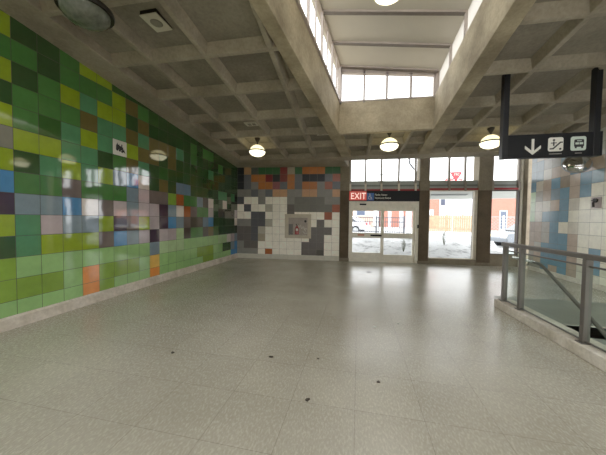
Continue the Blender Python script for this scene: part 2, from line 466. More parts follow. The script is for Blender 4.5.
# ------------------------------------------------------------------ waffle ceiling
def bar(bb_, p, q, wb, wt, h0, h1):
    """tapered bar from p to q in plan, soffit h0 above the sloped plane, top h1"""
    p, q = Vector(p), Vector(q); d = (q - p).normalized(); n = Vector((-d.y, d.x))
    def P(c, w, h): v = c + n * w; return (v.x, v.y, zc(v.y) + h)
    bb_.hexa([P(p, -wb / 2, h0), P(q, -wb / 2, h0), P(q, wb / 2, h0), P(p, wb / 2, h0), P(p, -wt / 2, h1), P(q, -wt / 2, h1), P(q, wt / 2, h1), P(p, wt / 2, h1)])
def slab(bb_, pts, h0, h1):
    lo = [bb_.v((x, y, zc(y) + h0)) for x, y in pts]; hi = [bb_.v((x, y, zc(y) + h1)) for x, y in pts]
    n = len(pts); bb_.bm.faces.new(lo[::-1]); bb_.bm.faces.new(hi)
    for i in range(n):
        j = (i + 1) % n; bb_.bm.faces.new([lo[i], lo[j], hi[j], hi[i]])
RD = .155
YS = 1.0                                             # the ceiling slab starts here; roof left open, unseen behind the camera, to add daylight
def lbo(y): return -.55 - .1376 * (8.56 - y)        # left beam, outer edge
def lbi(y): return -.513 - .1593 * (6.771 - y)
def rbi(y): return 1.70
def rbo(y): return 2.03 - .0183 * (8.56 - y)
YE = 6.72                                            # end of the light well
ce = B()
slab(ce, [(XW - .1, YS), (lbo(YS) - .0, YS), (lbo(YE), YE), (lbo(9.2), 9.2), (XW - .1, 9.2)], RD, RD + .12)
slab(ce, [(lbo(YE) + .02, YE + .14), (rbo(YE), YE + .14), (rbo(9.2), 9.2), (lbo(9.2) + .02, 9.2)], RD, RD + .12)
slab(ce, [(rbo(YS), YS), (XR + .1, YS), (XR + .1, 9.3), (rbo(9.2), 9.3)], RD, RD + .12)
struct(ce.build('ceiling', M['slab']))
ri = B()
for x0, x1 in ((-3.345, -3.325), (-2.38, -2.385)):
    bar(ri, (x0, YS), (x1, 8.55), .075, .18, 0, RD + .01)
bar(ri, (-1.36, 4.5), (-1.47, 8.55), .075, .18, 0, RD + .01)
bar(ri, (-1.25, 2.2), (-1.36, 4.5), .075, .18, 0, RD + .01)
bar(ri, (.30, YE + .1), (.225, 8.7), .075, .18, 0, RD + .01)
bar(ri, (1.255, YE + .1), (1.16, 8.7), .075, .18, 0, RD + .01)
bar(ri, (2.80, YS), (2.53, 8.7), .075, .18, 0, RD + .01)
bar(ri, (3.74, YS), (3.56, 8.7), .075, .18, 0, RD + .01)
bar(ri, (4.64, YS), (4.55, 8.7), .075, .18, 0, RD + .01)
def latbar(y, xa, xb): bar(ri, (xa, y + .025 * (xa + 3.34)), (xb, y + .025 * (xb + 3.34)), .075, .18, 0.001, RD + .012)
for y in (1.0, 1.76, 2.74, 3.73, 4.73, 5.75, 6.68, 7.55):
    latbar(y, -4.1, lbo(y) + .05)
    latbar(y, rbo(y) - .05, 5.0)
    if y > YE: latbar(y, lbo(y) + .1, rbo(y) - .1)
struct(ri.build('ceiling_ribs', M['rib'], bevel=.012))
eb = B()
slab(eb, [(XW - .05, Y0), (-4.03, Y0), (-4.03, 8.5), (-4.03, 9.25), (XW - .05, 9.25)], -.003, RD + .3)
slab(eb, [(-4.05, 8.45), (lbo(8.5), 8.5), (lbo(9.5) + .05, 9.52), (-4.05, 9.29)], -.004, RD + .3)
slab(eb, [(lbo(8.5) - .03, 8.40), (5.4, 8.52), (5.4, 8.98), (lbo(8.5) - .03, 8.86)], -.002, RD + .3)
slab(eb, [(4.86, Y0), (XR + .05, Y0), (XR + .05, 8.6), (4.86, 8.6)], -.003, RD + .3)
struct(eb.build('ceiling_edge_beams', M['rib'], bevel=.012))
up = B(); slab(up, [(-.9, 8.9), (5.5, 8.9), (5.5, 10.4), (-.9, 10.2)], .55, .7)
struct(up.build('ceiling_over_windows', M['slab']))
# deep beams along the light well
BH = .76
lb = B(); slab(lb, [(lbo(Y0), Y0), (lbi(Y0), Y0), (lbi(YE), YE), (lbi(YE) + .04, YE + .2), (lbo(8.5) + .3, 8.5), (lbo(8.5), 8.5)], -.012, BH)
struct(lb.build('light_well_beam_left', M['beam'], bevel=.012))
rb = B(); slab(rb, [(rbi(0), Y0), (rbo(Y0), Y0), (rbo(8.5), 8.5), (rbi(0), 8.5)], -.012, BH)
struct(rb.build('light_well_beam_right', M['beam'], bevel=.012))
ep = B(); ep.hexa([(-.53, YE, zc(YE) - .03), (1.72, YE, zc(YE) - .02), (1.72, YE + .14, zc(YE) - .02), (-.53, YE + .14, zc(YE) - .03),
                   (-.53, YE, 4.46), (1.72, YE, 4.41), (1.72, YE + .14, 4.41), (-.53, YE + .14, 4.46)])
struct(ep.build('wall_light_well_end', M['beam'], bevel=.008))
# light well roof, rises to the left
def zr_(x, y): return zc(y) + 1.45 - .15 * (x - .6)
wr = B()
P = [(lbi(Y0) - .1, Y0), (1.85, Y0), (1.85, YE + .2), (lbi(YE) - .1, YE + .2)]
wr.hexa([(x, y, zr_(x, y)) for x, y in P] + [(x, y, zr_(x, y) + .1) for x, y in P])
struct(wr.build('ceiling_light_well', M['roofpanel']))
ys_b = [6.62, 5.86, 5.10, 4.34, 3.58, 2.82, 2.06, 1.3, .5, -.3, -1.1]
sb = B(); sd = B()
for y in ys_b:
    xa, xb = lbi(y) - .02, 1.74
    sb.hexa([(xa, y, zr_(xa, y) - .045), (xb, y, zr_(xb, y) - .045), (xb, y + .06, zr_(xb, y) - .045), (xa, y + .06, zr_(xa, y) - .045),
             (xa, y, zr_(xa, y) + .01), (xb, y, zr_(xb, y) + .01), (xb, y + .06, zr_(xb, y) + .01), (xa, y + .06, zr_(xa, y) + .01)])
    sd.hexa([(xa, y - .012, zr_(xa, y) - .052), (xb, y - .012, zr_(xb, y) - .052), (xb, y + .07, zr_(xb, y) - .052), (xa, y + .07, zr_(xa, y) - .052),
             (xa, y - .012, zr_(xa, y) - .044), (xb, y - .012, zr_(xb, y) - .044), (xb, y + .07, zr_(xb, y) - .044), (xa, y + .07, zr_(xa, y) - .044)])
struct(sb.build('light_well_crossbars', M['steel'])); struct(sd.build('light_well_crossbar_flanges', M['steel_dark']))
# left clerestory windows, one window per bay
nwin = [0]
def window(frame_mat=None):
    nwin[0] += 1
    return 'window_%d' % nwin[0]
def clere_left(y0, y1):
    name = window()
    fr = B()
    def vbar(y, w, d0, d1):
        x = lbi(y) + .05; fr.hexa([(x - d1, y - w, zc(y) + BH - .02), (x - d0, y - w, zc(y) + BH - .02), (x - d0, y + w, zc(y) + BH - .02), (x - d1, y + w, zc(y) + BH - .02),
                              (x - d1, y - w, zr_(x, y)), (x - d0, y - w, zr_(x, y)), (x - d0, y + w, zr_(x, y)), (x - d1, y + w, zr_(x, y))])
    vbar(y1 - .02, .028, .0, .05); vbar((y0 + y1) / 2, .012, .015, .045)
    def hbar(zf, t):
        a, b = lbi(y0) + .06, lbi(y1) + .06
        fr.hexa([(a - .1, y0, zf(y0)), (a - .02, y0, zf(y0)), (b - .02, y1, zf(y1)), (b - .1, y1, zf(y1)),
                 (a - .1, y0, zf(y0) + t), (a - .02, y0, zf(y0) + t), (b - .02, y1, zf(y1) + t), (b - .1, y1, zf(y1) + t)])
    hbar(lambda y: zc(y) + BH - .02, .05); hbar(lambda y: zr_(lbi(y), y) - .07, .08)
    o = struct(fr.build(name, M['steel']))
    g = B(); a, b = lbi(y0) + .02, lbi(y1) + .02
    g.face([(a, y0, zc(y0) + BH), (b, y1, zc(y1) + BH), (b, y1, zr_(b, y1)), (a, y0, zr_(a, y0))])
    g.build('pane', M['glass'], o)
for i in range(len(ys_b) - 1): clere_left(ys_b[i + 1] + .03, ys_b[i] + .03)
# right side of the well: white infill panels with posts
rp = B()
rp.face([(1.78, Y0, zc(Y0) + BH - .1), (1.78, YE + .12, zc(YE + .12) + BH - .1), (1.78, YE + .12, zr_(1.78, YE + .12) + .02), (1.78, Y0, zr_(1.78, Y0) + .02)])
struct(rp.build('wall_light_well_right', M['frosted']))
rq = B()
rq.box(1.70, 1.86, YE - .02, YE + .14, 4.38, zr_(1.7, YE) + .03)
rq.box(-.62, -.48, YE - .0, YE + .14, 4.4, zr_(-.5, YE) + .03)
for y in ys_b[1:]:
    rq.hexa([(1.74, y, zc(y) + BH - .1), (1.79, y, zc(y) + BH - .1), (1.79, y + .06, zc(y) + BH - .1), (1.74, y + .06, zc(y) + BH - .1),
             (1.74, y, zr_(1.74, y)), (1.79, y, zr_(1.74, y)), (1.79, y + .06, zr_(1.74, y)), (1.74, y + .06, zr_(1.74, y))])
struct(rq.build('light_well_posts', M['steel']))
# end windows
name = window()
e = B()
def zt(x): return zr_(x, YE) - .03
e.hexa([(-.5, YE, zt(-.5) - .1), (1.73, YE, zt(1.73) - .04), (1.73, YE + .1, zt(1.73) - .04), (-.5, YE + .1, zt(-.5) - .1), (-.5, YE, zt(-.5) + .08), (1.73, YE, zt(1.73) + .08), (1.73, YE + .1, zt(1.73) + .08), (-.5, YE + .1, zt(-.5) + .08)])
for x in (-.49, .08, .62, 1.17, 1.69):
    e.box(x - .025, x + .025, YE, YE + .09, 4.40, zt(x))
e.hexa([(-.5, YE - .01, 4.45), (1.73, YE - .01, 4.40), (1.73, YE + .1, 4.40), (-.5, YE + .1, 4.45), (-.5, YE - .01, 4.485), (1.73, YE - .01, 4.435), (1.73, YE + .1, 4.435), (-.5, YE + .1, 4.485)])
o = struct(e.build(name, M['steel']))
g = B(); g.face([(-.5, YE + .05, 4.45), (1.73, YE + .05, 4.40), (1.73, YE + .05, zt(1.73)), (-.5, YE + .05, zt(-.5))]); g.build('pane', M['glass'], o)

rw = B(); rw.box(XW - .1, XR + .1, Y0 - .2, Y0, .5, 4.6)  # unseen wall added to hold daylight off the ribs, gap left below
struct(rw.build('wall_rear_light_block', M['beam']))
# ------------------------------------------------------------------ glazed front
def column(u0, u1, v0=-.04, v1=.36):
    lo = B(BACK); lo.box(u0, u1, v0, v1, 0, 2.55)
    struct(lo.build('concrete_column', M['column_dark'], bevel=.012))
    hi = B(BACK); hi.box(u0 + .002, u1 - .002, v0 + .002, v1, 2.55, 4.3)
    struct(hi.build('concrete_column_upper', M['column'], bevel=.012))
column(3.872, 4.20); column(6.60, 6.935); column(8.50, 8.93)
jb = B(BACK); jb.box(9.86, 10.12, -.25, .3, 0, 4.2); struct(jb.build('wall_end_pier', M['column'], bevel=.01))
jc = B(BACK); jc.box(9.80, 9.86, -.05, .1, 0, 4.0); struct(jc.build('trim_2', M['frame'], bevel=.005))
cb = B(BACK); cb.box(6.94, 8.5, -.03, .3, 0, .185); cb.box(6.58, 6.95, -.07, .0, 0, .1); cb.box(8.48, 8.95, -.07, 0, 0, .1); cb.box(3.88, 4.22, -.07, 0, 0, .12)
struct(cb.build('trim_3', M['column'], bevel=.006))
cc = B(BACK); cc.box(8.93, 9.8, -.03, .3, 0, .385); struct(cc.build('trim_4', M['column'], bevel=.006))

def transom(u0, u1, mulls, zred=2.6):
    name = window()
    fr = B(BACK)
    for m in mulls: fr.box(m - .028, m + .028, .0, .1, zred - .05, 4.2)
    fr.box(u0, u1, .0, .1, 3.62 + .16, 4.2)
    o = struct(fr.build(name, M['mull']))
    g = B(BACK); g.face([(u0, .06, 2.9), (u1, .06, 2.9), (u1, .06, 3.9), (u0, .06, 3.9)]); g.build('pane', M['glass'], o)
    r = B(BACK); r.box(u0, u1, -.03, .02, zred - .035, zred + .025); r.build('red_transom_bar', M['red'], o)
    s = B(BACK); s.box(u0, u1, .05, .08, zred, 2.9); s.build('spandrel_panel', M['spandrel'], o)
    s = B(BACK); s.box(u0, u1, .042, .052, 2.70, 2.76); s.build('spandrel_line', M['spandrel_dark'], o)
    for m in mulls: B(BACK).box(m - .032, m + .032, -.035, .0, zred - .06, zred + .22).build('mullion_foot', M['mull_light'] if u0 < 5 else M['mull'], o)
    return o
transom(4.20, 6.60, (4.23, 4.765, 5.315, 5.91, 6.47), 2.575)
transom(6.935, 8.50, (7.575, 8.09), 2.60)
transom(8.93, 9.80, (8.95, 9.76), 2.61)
def big_window(u0, u1, z0, z1, fl, fr_, fm):
    name = window()
    fr = B(BACK)
    fr.box(u0, u0 + fl, .0, .1, z0, z1); fr.box(u1 - fr_, u1, .0, .1, z0, z1)
    fr.box(u0, u1, .0, .1, z0, z0 + .03); fr.box(u0, u1, .0, .1, z1 - .04, z1)
    o = struct(fr.build(name, fm, bevel=.004))
    g = B(BACK); g.face([(u0, .06, z0), (u1, .06, z0), (u1, .06, z1), (u0, .06, z1)]); g.build('pane', M['glass'], o)
big_window(6.935, 8.50, .185, 2.57, .03, .10, M['mull_light'])
big_window(8.93, 9.80, .385, 2.57, .02, .03, M['frame_dark'])

# sliding door
dr = struct(B(BACK).box(4.20, 4.275, -.02, .14, 0, 2.17).box(6.50, 6.60, -.02, .14, 0, 2.17).box(4.275, 6.50, -.02, .14, 1.97, 2.17).box(4.2, 6.6, -.02, .14, 0, .015).build('door_1', M['frame'], bevel=.005))
def leaf(u0, u1, v, mid, bot, nm):
    l = B(BACK)
    l.box(u0, u0 + .06, v, v + .05, .02, 1.965); l.box(u1 - .075, u1, v, v + .05, .02, 1.965)
    l.box(u0, u1, v, v + .05, 1.83, 1.965); l.box(u0, u1, v, v + .05, .86, 1.045); l.box(u0, u1, v, v + .05, .02, bot)
    o = l.build('door_leaf', M['frame'], dr, bevel=.004)
    B(BACK).face([(u0, v + .025, .02), (u1, v + .025, .02), (u1, v + .025, 1.9), (u0, v + .025, 1.9)])
    g = B(BACK); g.face([(u0, v + .025, .05), (u1, v + .025, .05), (u1, v + .025, 1.9), (u0, v + .025, 1.9)]); g.build('pane', M['glass'], o)
    return o
l1 = leaf(4.275, 5.40, .0, 1, .33, 'a')
l2 = leaf(5.385, 6.50, .06, 1, .27, 'b')
B(BACK).box(4.97, 5.36, -.012, .0, .925, .985).build('push_bar', M['black'], l1)
B(BACK).box(4.52, 4.76, -.006, .0, .94, .99).build('orange_sticker', M['orange_sticker'], l1)
s = B(BACK); s.box(4.57, 4.80, -.075, -.02, 2.03, 2.085)
tag(s.build('door_sensor', M['black'], bevel=.01), 'small black motion sensor on the door header under the EXIT sign', 'sensor')
s = B(BACK); s.box(6.545, 6.60, -.075, -.042, 1.24, 1.36); s.lathe([(.018, -.095), (.018, -.07)], (6.572, 0, 1.30), 14, 'y')
tag(s.build('door_button', M['dark_metal'], bevel=.006), 'small dark door button box on the frame right of the sliding door', 'button')

# exit sign band
ex = thing('exit_sign', 'black header sign reading EXIT with wheelchair symbol above the sliding door', 'sign', BACK @ Vector((4.2, -.05, 2.17)), ANG)
def W(u, v, z): return (u - 4.2, v + .05, z - 2.17)
b = B(); b.box(*[W(4.2, 0, 0)[0], W(6.6, 0, 0)[0]], -.02, .03, 0, .37); b.build('sign_panel', M['black'], ex, bevel=.004)
b = B(); b.box(.0, .60, -.032, -.02, .03, .35); b.build('exit_plate', M['exit_red'], ex)
text('exit_letters', 'EXIT', .32, Matrix.Translation((.04, -.034, .075)) @ WALLTEXT, M['exit_white'], ex, .52, depth=.003)
b = B(); b.box(.615, .855, -.032, -.02, .03, .285); b.build('wheelchair_plate', M['blue_ink'], ex)
b = B()
cxx, czz = .715, .125
b.lathe([(.016, -.040), (.016, -.032)], (.715, 0, .25), 12, 'y')
b.box(.707, .723, -.04, -.032, .145, .23); b.box(.715, .765, -.04, -.032, .137, .152); b.box(.755, .770, -.04, -.032, .075, .145); b.box(.765, .80, -.04, -.032, .07, .082)
b.box(.715, .755, -.04, -.032, .185, .197)
for i in range(14):
    a0, a1 = math.radians(110 + i * 18), math.radians(110 + (i + 1) * 18)
    r0, r1 = .048, .06
    q = [(cxx + r * math.cos(a), czz + r * math.sin(a)) for r, a in ((r0, a0), (r1, a0), (r1, a1), (r0, a1))]
    b.prism(q, -.04, -.032, 'y')
b.build('wheelchair_symbol', M['white_ink'], ex)
text('street_text', 'Marlee Avenue', .10, Matrix.Translation((.885, -.024, .195)) @ WALLTEXT, M['white_ink'], ex, .42, depth=.003)
text('street_text', 'Viewmount Avenue', .10, Matrix.Translation((.885, -.024, .085)) @ WALLTEXT, M['white_ink'], ex, .55, depth=.003)

# hose cabinet in the back wall
hc = thing('hose_cabinet', 'pale framed glazed fire cabinet set in the white tiles of the back wall', 'cabinet', BACK @ Vector((1.853, 0, .797)), ANG)
b = B(); w, h = .983, .893; t = .135
b.box(0, w, -.03, .004, 0, t * .8); b.box(0, w, -.03, .004, h - t, h); b.box(0, t, -.03, .004, t * .8, h - t); b.box(w - t, w, -.03, .004, t * .8, h - t)
b.build('frame', plain('cabinet_frame', (196, 184, 162), .5), hc, bevel=.006)
b = B(); b.box(t, w - t, -.0045, -.003, t * .8, h - t); b.build('back_panel', M['cab_in'], hc)
b = B(); b.face([(t, -.029, t * .8), (w - t, -.029, t * .8), (w - t, -.029, h - t), (t, -.029, h - t)]); b.build('glass_pane', M['glass'], hc)
b = B(); b.box(t + .01, t + .17, -.012, -.005, .13, .52); b.build('shade_patch', plain('cabinet_shadow', (112, 106, 102), .5), hc)  # thin dark panel, shade inside the cabinet put in as colour
b = B(); b.lathe([(.045, -.02), (.03, -.005)], (.77, 0, .63), 14, 'y'); b.build('valve_wheel', M['dark_metal'], hc)
fx = thing('fire_extinguisher', 'small red extinguisher with white label inside the glazed fire cabinet', 'extinguisher', BACK @ Vector((1.853 + .46, -.016, .797 + .14)), ANG)
b = B(Matrix.Diagonal((1, .16, 1, 1))); b.lathe([(.07, 0), (.075, .02), (.075, .22), (.055, .28), (.03, .31), (.03, .33)], seg=20); b.build('cylinder', M['ext_red'], fx, True)
b = B(); b.box(-.04, .04, -.0135, -.011, .13, .22); b.build('label', M['white_ink'], fx)
b = B(Matrix.Diagonal((1, .16, 1, 1))); b.lathe([(.035, .33), (.035, .37)], seg=12); b.box(-.05, .06, -.03, .03, .37, .39); b.build('valve', M['dark_metal'], fx)
hs = B(BACK)
pts = []
for i in range(60):
    a = i / 59; pts.append((2.30 + .38 * a, -.016, 1.28 - .16 * a + .05 * math.sin(a * 22)))
hs.tube([(p[0], p[1] + .002, p[2]) for p in pts], .011, 6)
hs.tube([(2.53, -.016, 1.06), (2.60, -.016, .98), (2.68, -.016, .98), (2.62, -.016, 1.1), (2.55, -.016, 1.22)], .011, 6)
tag(hs.build('fire_hose', M['hose'], None, True), 'pale folded fire hose hanging inside the glazed fire cabinet', 'hose')

# pictogram tile on the left wall
sg = thing('pictogram_sign', 'small square white tile with a black vehicle pictogram on the green tile wall', 'sign', (XW + .002, 4.24, 2.836))
b = B(); b.box(0, .012, -.143, .143, -.143, .143); b.build('plate', M['white_ink'], sg, bevel=.002)
b = B()
def lp(pts): b.prism(pts, .012, .016, 'x')
lp([(-.09, -.02), (-.02, -.03), (-.02, .07), (-.05, .05), (-.06, .09), (-.09, .03)])
lp([(-.02, -.025), (.06, -.045), (.06, .025), (-.02, .045)]); lp([(.06, -.055), (.11, -.08), (.075, .0)]); lp([(.025, .03), (.04, .03), (.045, .075), (.02, .075)])
for yy, zz, r in ((-.065, -.035, .028), (-.01, -.048, .022), (.04, -.06, .022)): b.lathe([(r, .012), (r, .0165)], (0, yy, zz), 14, 'x')
b.build('pictogram', M['black_ink'], sg)

# ------------------------------------------------------------------ lamps
def lamp(loc, stem, lit, label):
    t = thing('pendant_lamp', label, 'lamp', loc, 0, 'globe lamps hung in the ceiling')
    gu = M['lamp_on_top'] if lit else M['lamp_off']; gl = M['lamp_on'] if lit else M['lamp_off']
    if not lit: gu = M['dark_metal']
    b = B(); b.lathe([(.025, .20), (.085, .20), (.03, .185), (.03, .21), (.02, .23), (.02, .20 + stem - .14), (.035, .20 + stem - .13), (.088, .20 + stem - .03), (.088, .20 + stem), (.02, .20 + stem)][2:], seg=24)
    b.build('mount', M['dark_metal'], t, True)
    b = B(); b.lathe([(.05, .185), (.09, .175), (.15, .14), (.20, .09), (.232, .03), (.236, .012)], seg=36); b.build('upper_glass', gu, t, True)
    b = B(); b.lathe([(.236, -.016), (.262, -.018), (.268, 0), (.262, .016), (.236, .016)] if lit else [(.236, -.02), (.276, -.024), (.284, 0), (.276, .03), (.236, .03)], seg=36); b.build('band', M['dark_metal'], t, True)
    b = B(); b.lathe([(.243, -.012), (.246, -.035), (.225, -.085), (.17, -.13), (.09, -.158), (.02, -.165)], seg=36); b.build('lower_glass', gl, t, True)
    t.scale = (.92, .92, .92)
    return t
def stem_for(z, y): return (zc(y) + RD - z) / .92 - .20 + .01
lamp((-2.88, 7.15, 3.45), stem_for(3.45, 7.15), True, 'lit globe lamp with dark band in the left ceiling coffers near the tiled corner')
lamp((.745, 7.15, 3.46), stem_for(3.46, 7.15), True, 'lit globe lamp under the coffers in front of the door windows')
lamp((3.14, 7.3, 3.455), stem_for(3.455, 7.3), True, 'lit globe lamp beside the hanging arrow sign')
lamp((.37, 4.05, 4.86), (zr_(.37, 4.05) - 4.86) / .92 - .20, True, 'lit globe lamp hanging high in the central light well')
dl = lamp((-2.95, 2.37, 3.76), stem_for(3.76, 2.37), False, 'unlit grey glass globe lamp nearest, above the green tile wall')

# loudspeakers in coffers
sp = thing('ceiling_speaker', 'square white loudspeaker with round grille in the near left coffer', 'speaker', (-2.77, 3.19, zc(3.19) + .12))
b = B(); b.box(-.125, .125, -.155, .155, 0, .06); b.build('speaker_box', M['dark_metal'], sp, bevel=.004)
b = B(); b.box(-.13, .13, -.16, .16, -.014, 0); b.build('front_plate', M['speaker'], sp, bevel=.004)
b = B(); b.lathe([(.07, -.022), (.08, -.014)], seg=24); b.build('grille', M['speaker_grill'], sp)
b = B(); b.box(-.07, .07, -.07, .07, .055, RD - .10); b.build('mounting_bracket', M['dark_metal'], sp)
def det(x, y, label):
    t = thing('ceiling_speaker', label, 'speaker', (x, y, zc(y) + .14), 0, 'small ceiling loudspeakers')
    b = B(); b.box(-.17, .17, -.12, .12, 0, RD - .12); b.build('speaker_box', M['speaker'], t, bevel=.006)
    b = B(); b.box(-.10, -.02, -.06, .06, -.006, 0); b.box(.02, .10, -.06, .06, -.006, 0); b.build('grille', M['speaker_grill'], t)
det(-2.68, 6.28, 'small pale box loudspeaker in the left coffers above the lit lamp')
det(-.98, 7.05, 'small pale box loudspeaker beside the left concrete beam')
det(2.32, 7.05, 'small pale box loudspeaker right of the right concrete beam')

# ------------------------------------------------------------------ hanging direction sign
hsn = thing('hanging_sign', 'black hanging sign with down arrow and white pictograms on two posts', 'sign', (3.02, 5.05, 2.565))
b = B(); b.box(-.69, .69, -.05, .05, 0, .38); b.build('sign_panel', M['black'], hsn, bevel=.006)
for x in (-.65, .61):
    b = B(); b.box(x - .043, x + .043, -.056, .056, -.004, zc(5) - 2.55 + .08); b.build('post', M['black_post'], hsn, bevel=.008)
b = B()
b.box(-.272, -.238, -.06, -.052, .10, .30); b.prism([(-.255, .045), (-.145, .145), (-.145, .192), (-.255, .095), (-.365, .192), (-.365, .145)], -.061, -.052, 'y')
b.build('arrow', M['white_ink'], hsn)
def rrect(x0, x1, z0, z1, r):
    p = []
    for cx_, cz_, a0 in ((x1 - r, z0 + r, -90), (x1 - r, z1 - r, 0), (x0 + r, z1 - r, 90), (x0 + r, z0 + r, 180)):
        for k in range(5):
            a = math.radians(a0 + k * 22.5); p.append((cx_ + r * math.cos(a), cz_ + r * math.sin(a)))
    return p
b = B(); b.prism(rrect(-.04, .165, .09, .31, .03), -.056, -.05, 'y'); pl = b.build('escalator_plate', M['white_ink'], hsn)
b = B()
b.prism([(-.02, .12), (.03, .12), (.13, .22), (.155, .22), (.155, .24), (.12, .24), (.02, .14), (-.02, .14)], -.061, -.056, 'y')
b.box(.025, .043, -.061, -.056, .175, .245); b.lathe([(.016, -.061), (.016, -.056)], (.034, 0, .268), 12, 'y'); b.box(-.005, .075, -.061, -.056, .215, .228)
b.lathe([(.016, -.061), (.016, -.056)], (.125, 0, .125), 12, 'y')
b.build('escalator_pictogram', M['black_ink'], pl)
b = B(); b.prism(rrect(.265, .47, .09, .31, .03), -.056, -.05, 'y'); pl = b.build('bus_plate', M['green_ink'], hsn)
b = B(); b.prism(rrect(.31, .44, .145, .265, .02), -.060, -.056, 'y'); b.box(.32, .345, -.06, -.056, .125, .146); b.box(.405, .43, -.06, -.056, .125, .146); b.build('bus_pictogram', M['black_ink'], pl)
b = B(); b.box(.325, .37, -.063, -.060, .185, .215); b.box(.38, .425, -.063, -.060, .185, .215); b.box(.345, .405, -.063, -.06, .235, .245); b.build('bus_windows', M['green_ink'], pl)
b = B(); b.box(-.02, .15, -.054, -.05, .045, .055); b.build('small_print', M['grey_ink'], hsn)
b = B(); b.box(.33, .42, -.054, -.05, .045, .055); b.build('small_print', M['grey_ink'], hsn)

# convex mirror on the right wall
cm = thing('convex_mirror', 'round chrome convex mirror bracketed off the blue tile wall under the hanging sign', 'mirror', (5.13, 7.58, 2.93))
mt = Matrix.Rotation(math.radians(-28), 4, 'Z') @ Matrix.Rotation(math.radians(-28), 4, 'X')
b = B(mt); b.lathe([(.03, -.15), (.14, -.125), (.22, -.07), (.25, .0)], seg=32, axis='y'); b.build('mirror_dome', M['chrome'], cm, True)
b = B(mt); b.lathe([(.25, -.01), (.265, -.01), (.265, .03), (.2, .06), (.04, .07)], seg=32, axis='y'); b.build('rim', M['galv'], cm, True)
b = B(); b.tube([(.02, .05, .02), (.16, .06, .06), (.30, .06, .08)], .02, 8); b.build('bracket', M['dark_metal'], cm, True)
# valve fitting on the right wall
vf = thing('wall_fitting', 'small dark valve fitting on a mauve tile of the right wall', 'valve', (XR, 7.29, 1.97))
b = B(); b.box(-.012, .0, -.13, .13, -.13, .13); b.build('plate', plain('fitting_plate', (176, 162, 156), .5), vf, bevel=.003)
b = B(); b.lathe([(.05, -.05), (.05, -.012)], (0, 0, .05), 16, 'x'); b.tube([(-.04, 0, .05), (-.07, .0, .0), (-.06, .0, -.10)], .022, 8); b.box(-.06, -.03, -.07, .07, .04, .06)
b.build('valve', M['dark_metal'], vf)

# ------------------------------------------------------------------ balustrade
ba = thing('balustrade', 'grey metal guardrail with greenish glass panels on the curb by the stairs', 'railing', (2.5, 5.13, .135))
def rx(y): return .0 + .037 * (5.13 - y)
pys = [5.13, 4.69, 3.56, 2.43, 1.30, .17, -.96]
H = 1.02
for y in pys:
    b = B(); x = rx(y); yy = y - 5.13
    b.box(x - .035, x + .035, yy - .03, yy + .03, .012, H - .055); 
    p = b.build('post', M['rail_metal'], ba, bevel=.006)
    b = B(); b.box(x - .06, x + .06, yy - .05, yy + .05, 0, .012); b.build('base_plate', M['rail_metal'], p, bevel=.003)
def railbar(name, z0, z1, w, mat, ya, yb_):
    b = B(); xa, xb = rx(ya), rx(yb_); ya -= 5.13; yb_ -= 5.13
    b.hexa([(xa - w, ya, z0), (xa + w, ya, z0), (xb + w, yb_, z0), (xb - w, yb_, z0), (xa - w, ya, z1), (xa + w, ya, z1), (xb + w, yb_, z1), (xb - w, yb_, z1)])
    return b.build(name, mat, ba, bevel=.006)
railbar('handrail', H - .055, H, .045, M['rail_metal'], 5.19, -1.2)
for i in range(len(pys) - 1):
    ya, yb_ = pys[i] - .03, pys[i + 1] + .03
    railbar('top_rail', .875, .895, .014, M['rail_metal'], ya, yb_)
    railbar('bottom_rail', .02, .035, .014, M['rail_metal'], ya, yb_)
    b = B(); xa, xb = rx(ya), rx(yb_)
    b.face([(xa, ya - 5.13, .035), (xb, yb_ - 5.13, .035), (xb, yb_ - 5.13, .875), (xa, ya - 5.13, .875)])
    b.build('glass_panel', M['railglass'], ba)
# stair handrail fixed to the posts
HB = Matrix.Translation((.12, 4.42 - 5.13, .9 - .135))
pts = [(0, .73, .0), (0, .1, .0), (.0, .03, -.01), (.0, -.03, -.03), (.03, -1.0, -.60), (.06, -3.0, -1.78)]
b = B(HB); b.tube(pts, .022, 12); sh = b.build('stair_handrail', M['rail_metal'], ba, True); sh['label'] = 'sloping round stair handrail'
b = B(HB); b.tube([(0, .71, 0), (0, .12, 0)], .0235, 12); b.build('polished_end', M['rail_bright'], sh, True)
for y, z in ((.27, 0), (-.86, -.52), (-1.99, -1.19)):
    b = B(HB); b.tube([(-.005 + .0 * y, y, z - .0), (-.035 + .037 * -y * 0, y, z - .06), (-.075, y, z - .06)], .010, 8); b.build('bracket', M['rail_metal'], sh, True)

# ------------------------------------------------------------------ litter on the floor
def scrap(x, y, s, mat, name, label, cat, seed):
    r = random.Random(seed); b = B()
    n = 9; pts = []
    for i in range(n):
        a = 2 * PI * i / n; q = s * r.uniform(.45, 1.1); pts.append((x + q * math.cos(a), y + q * .8 * math.sin(a)))
    lo = [b.v((p[0], p[1], .001)) for p in pts]; hi = [b.v((x + (p[0] - x) * .8, y + (p[1] - y) * .8, .006 + r.uniform(0, .008))) for p in pts]
    c = b.v((x, y, .012))
    for i in range(n):
        j = (i + 1) % n; b.bm.faces.new([lo[i], lo[j], hi[j], hi[i]]); b.bm.faces.new([hi[i], hi[j], c])
    b.bm.faces.new(lo[::-1])
    tag(b.build(name, mat), label, cat, 'litter on the floor')
scrap(-.39, 2.11, .028, M['leaf'], 'leaf_scrap', 'dark crumpled leaf scrap nearest the camera on the vinyl floor', 'litter', 1)
scrap(-.91, 2.69, .026, M['leaf'], 'leaf_scrap', 'dark leaf scrap left of the middle of the floor', 'litter', 2)
scrap(-2.01, 2.52, .03, M['leaf'], 'leaf_scrap', 'dark scrap on the floor farthest left, nearest the green wall', 'litter', 3)
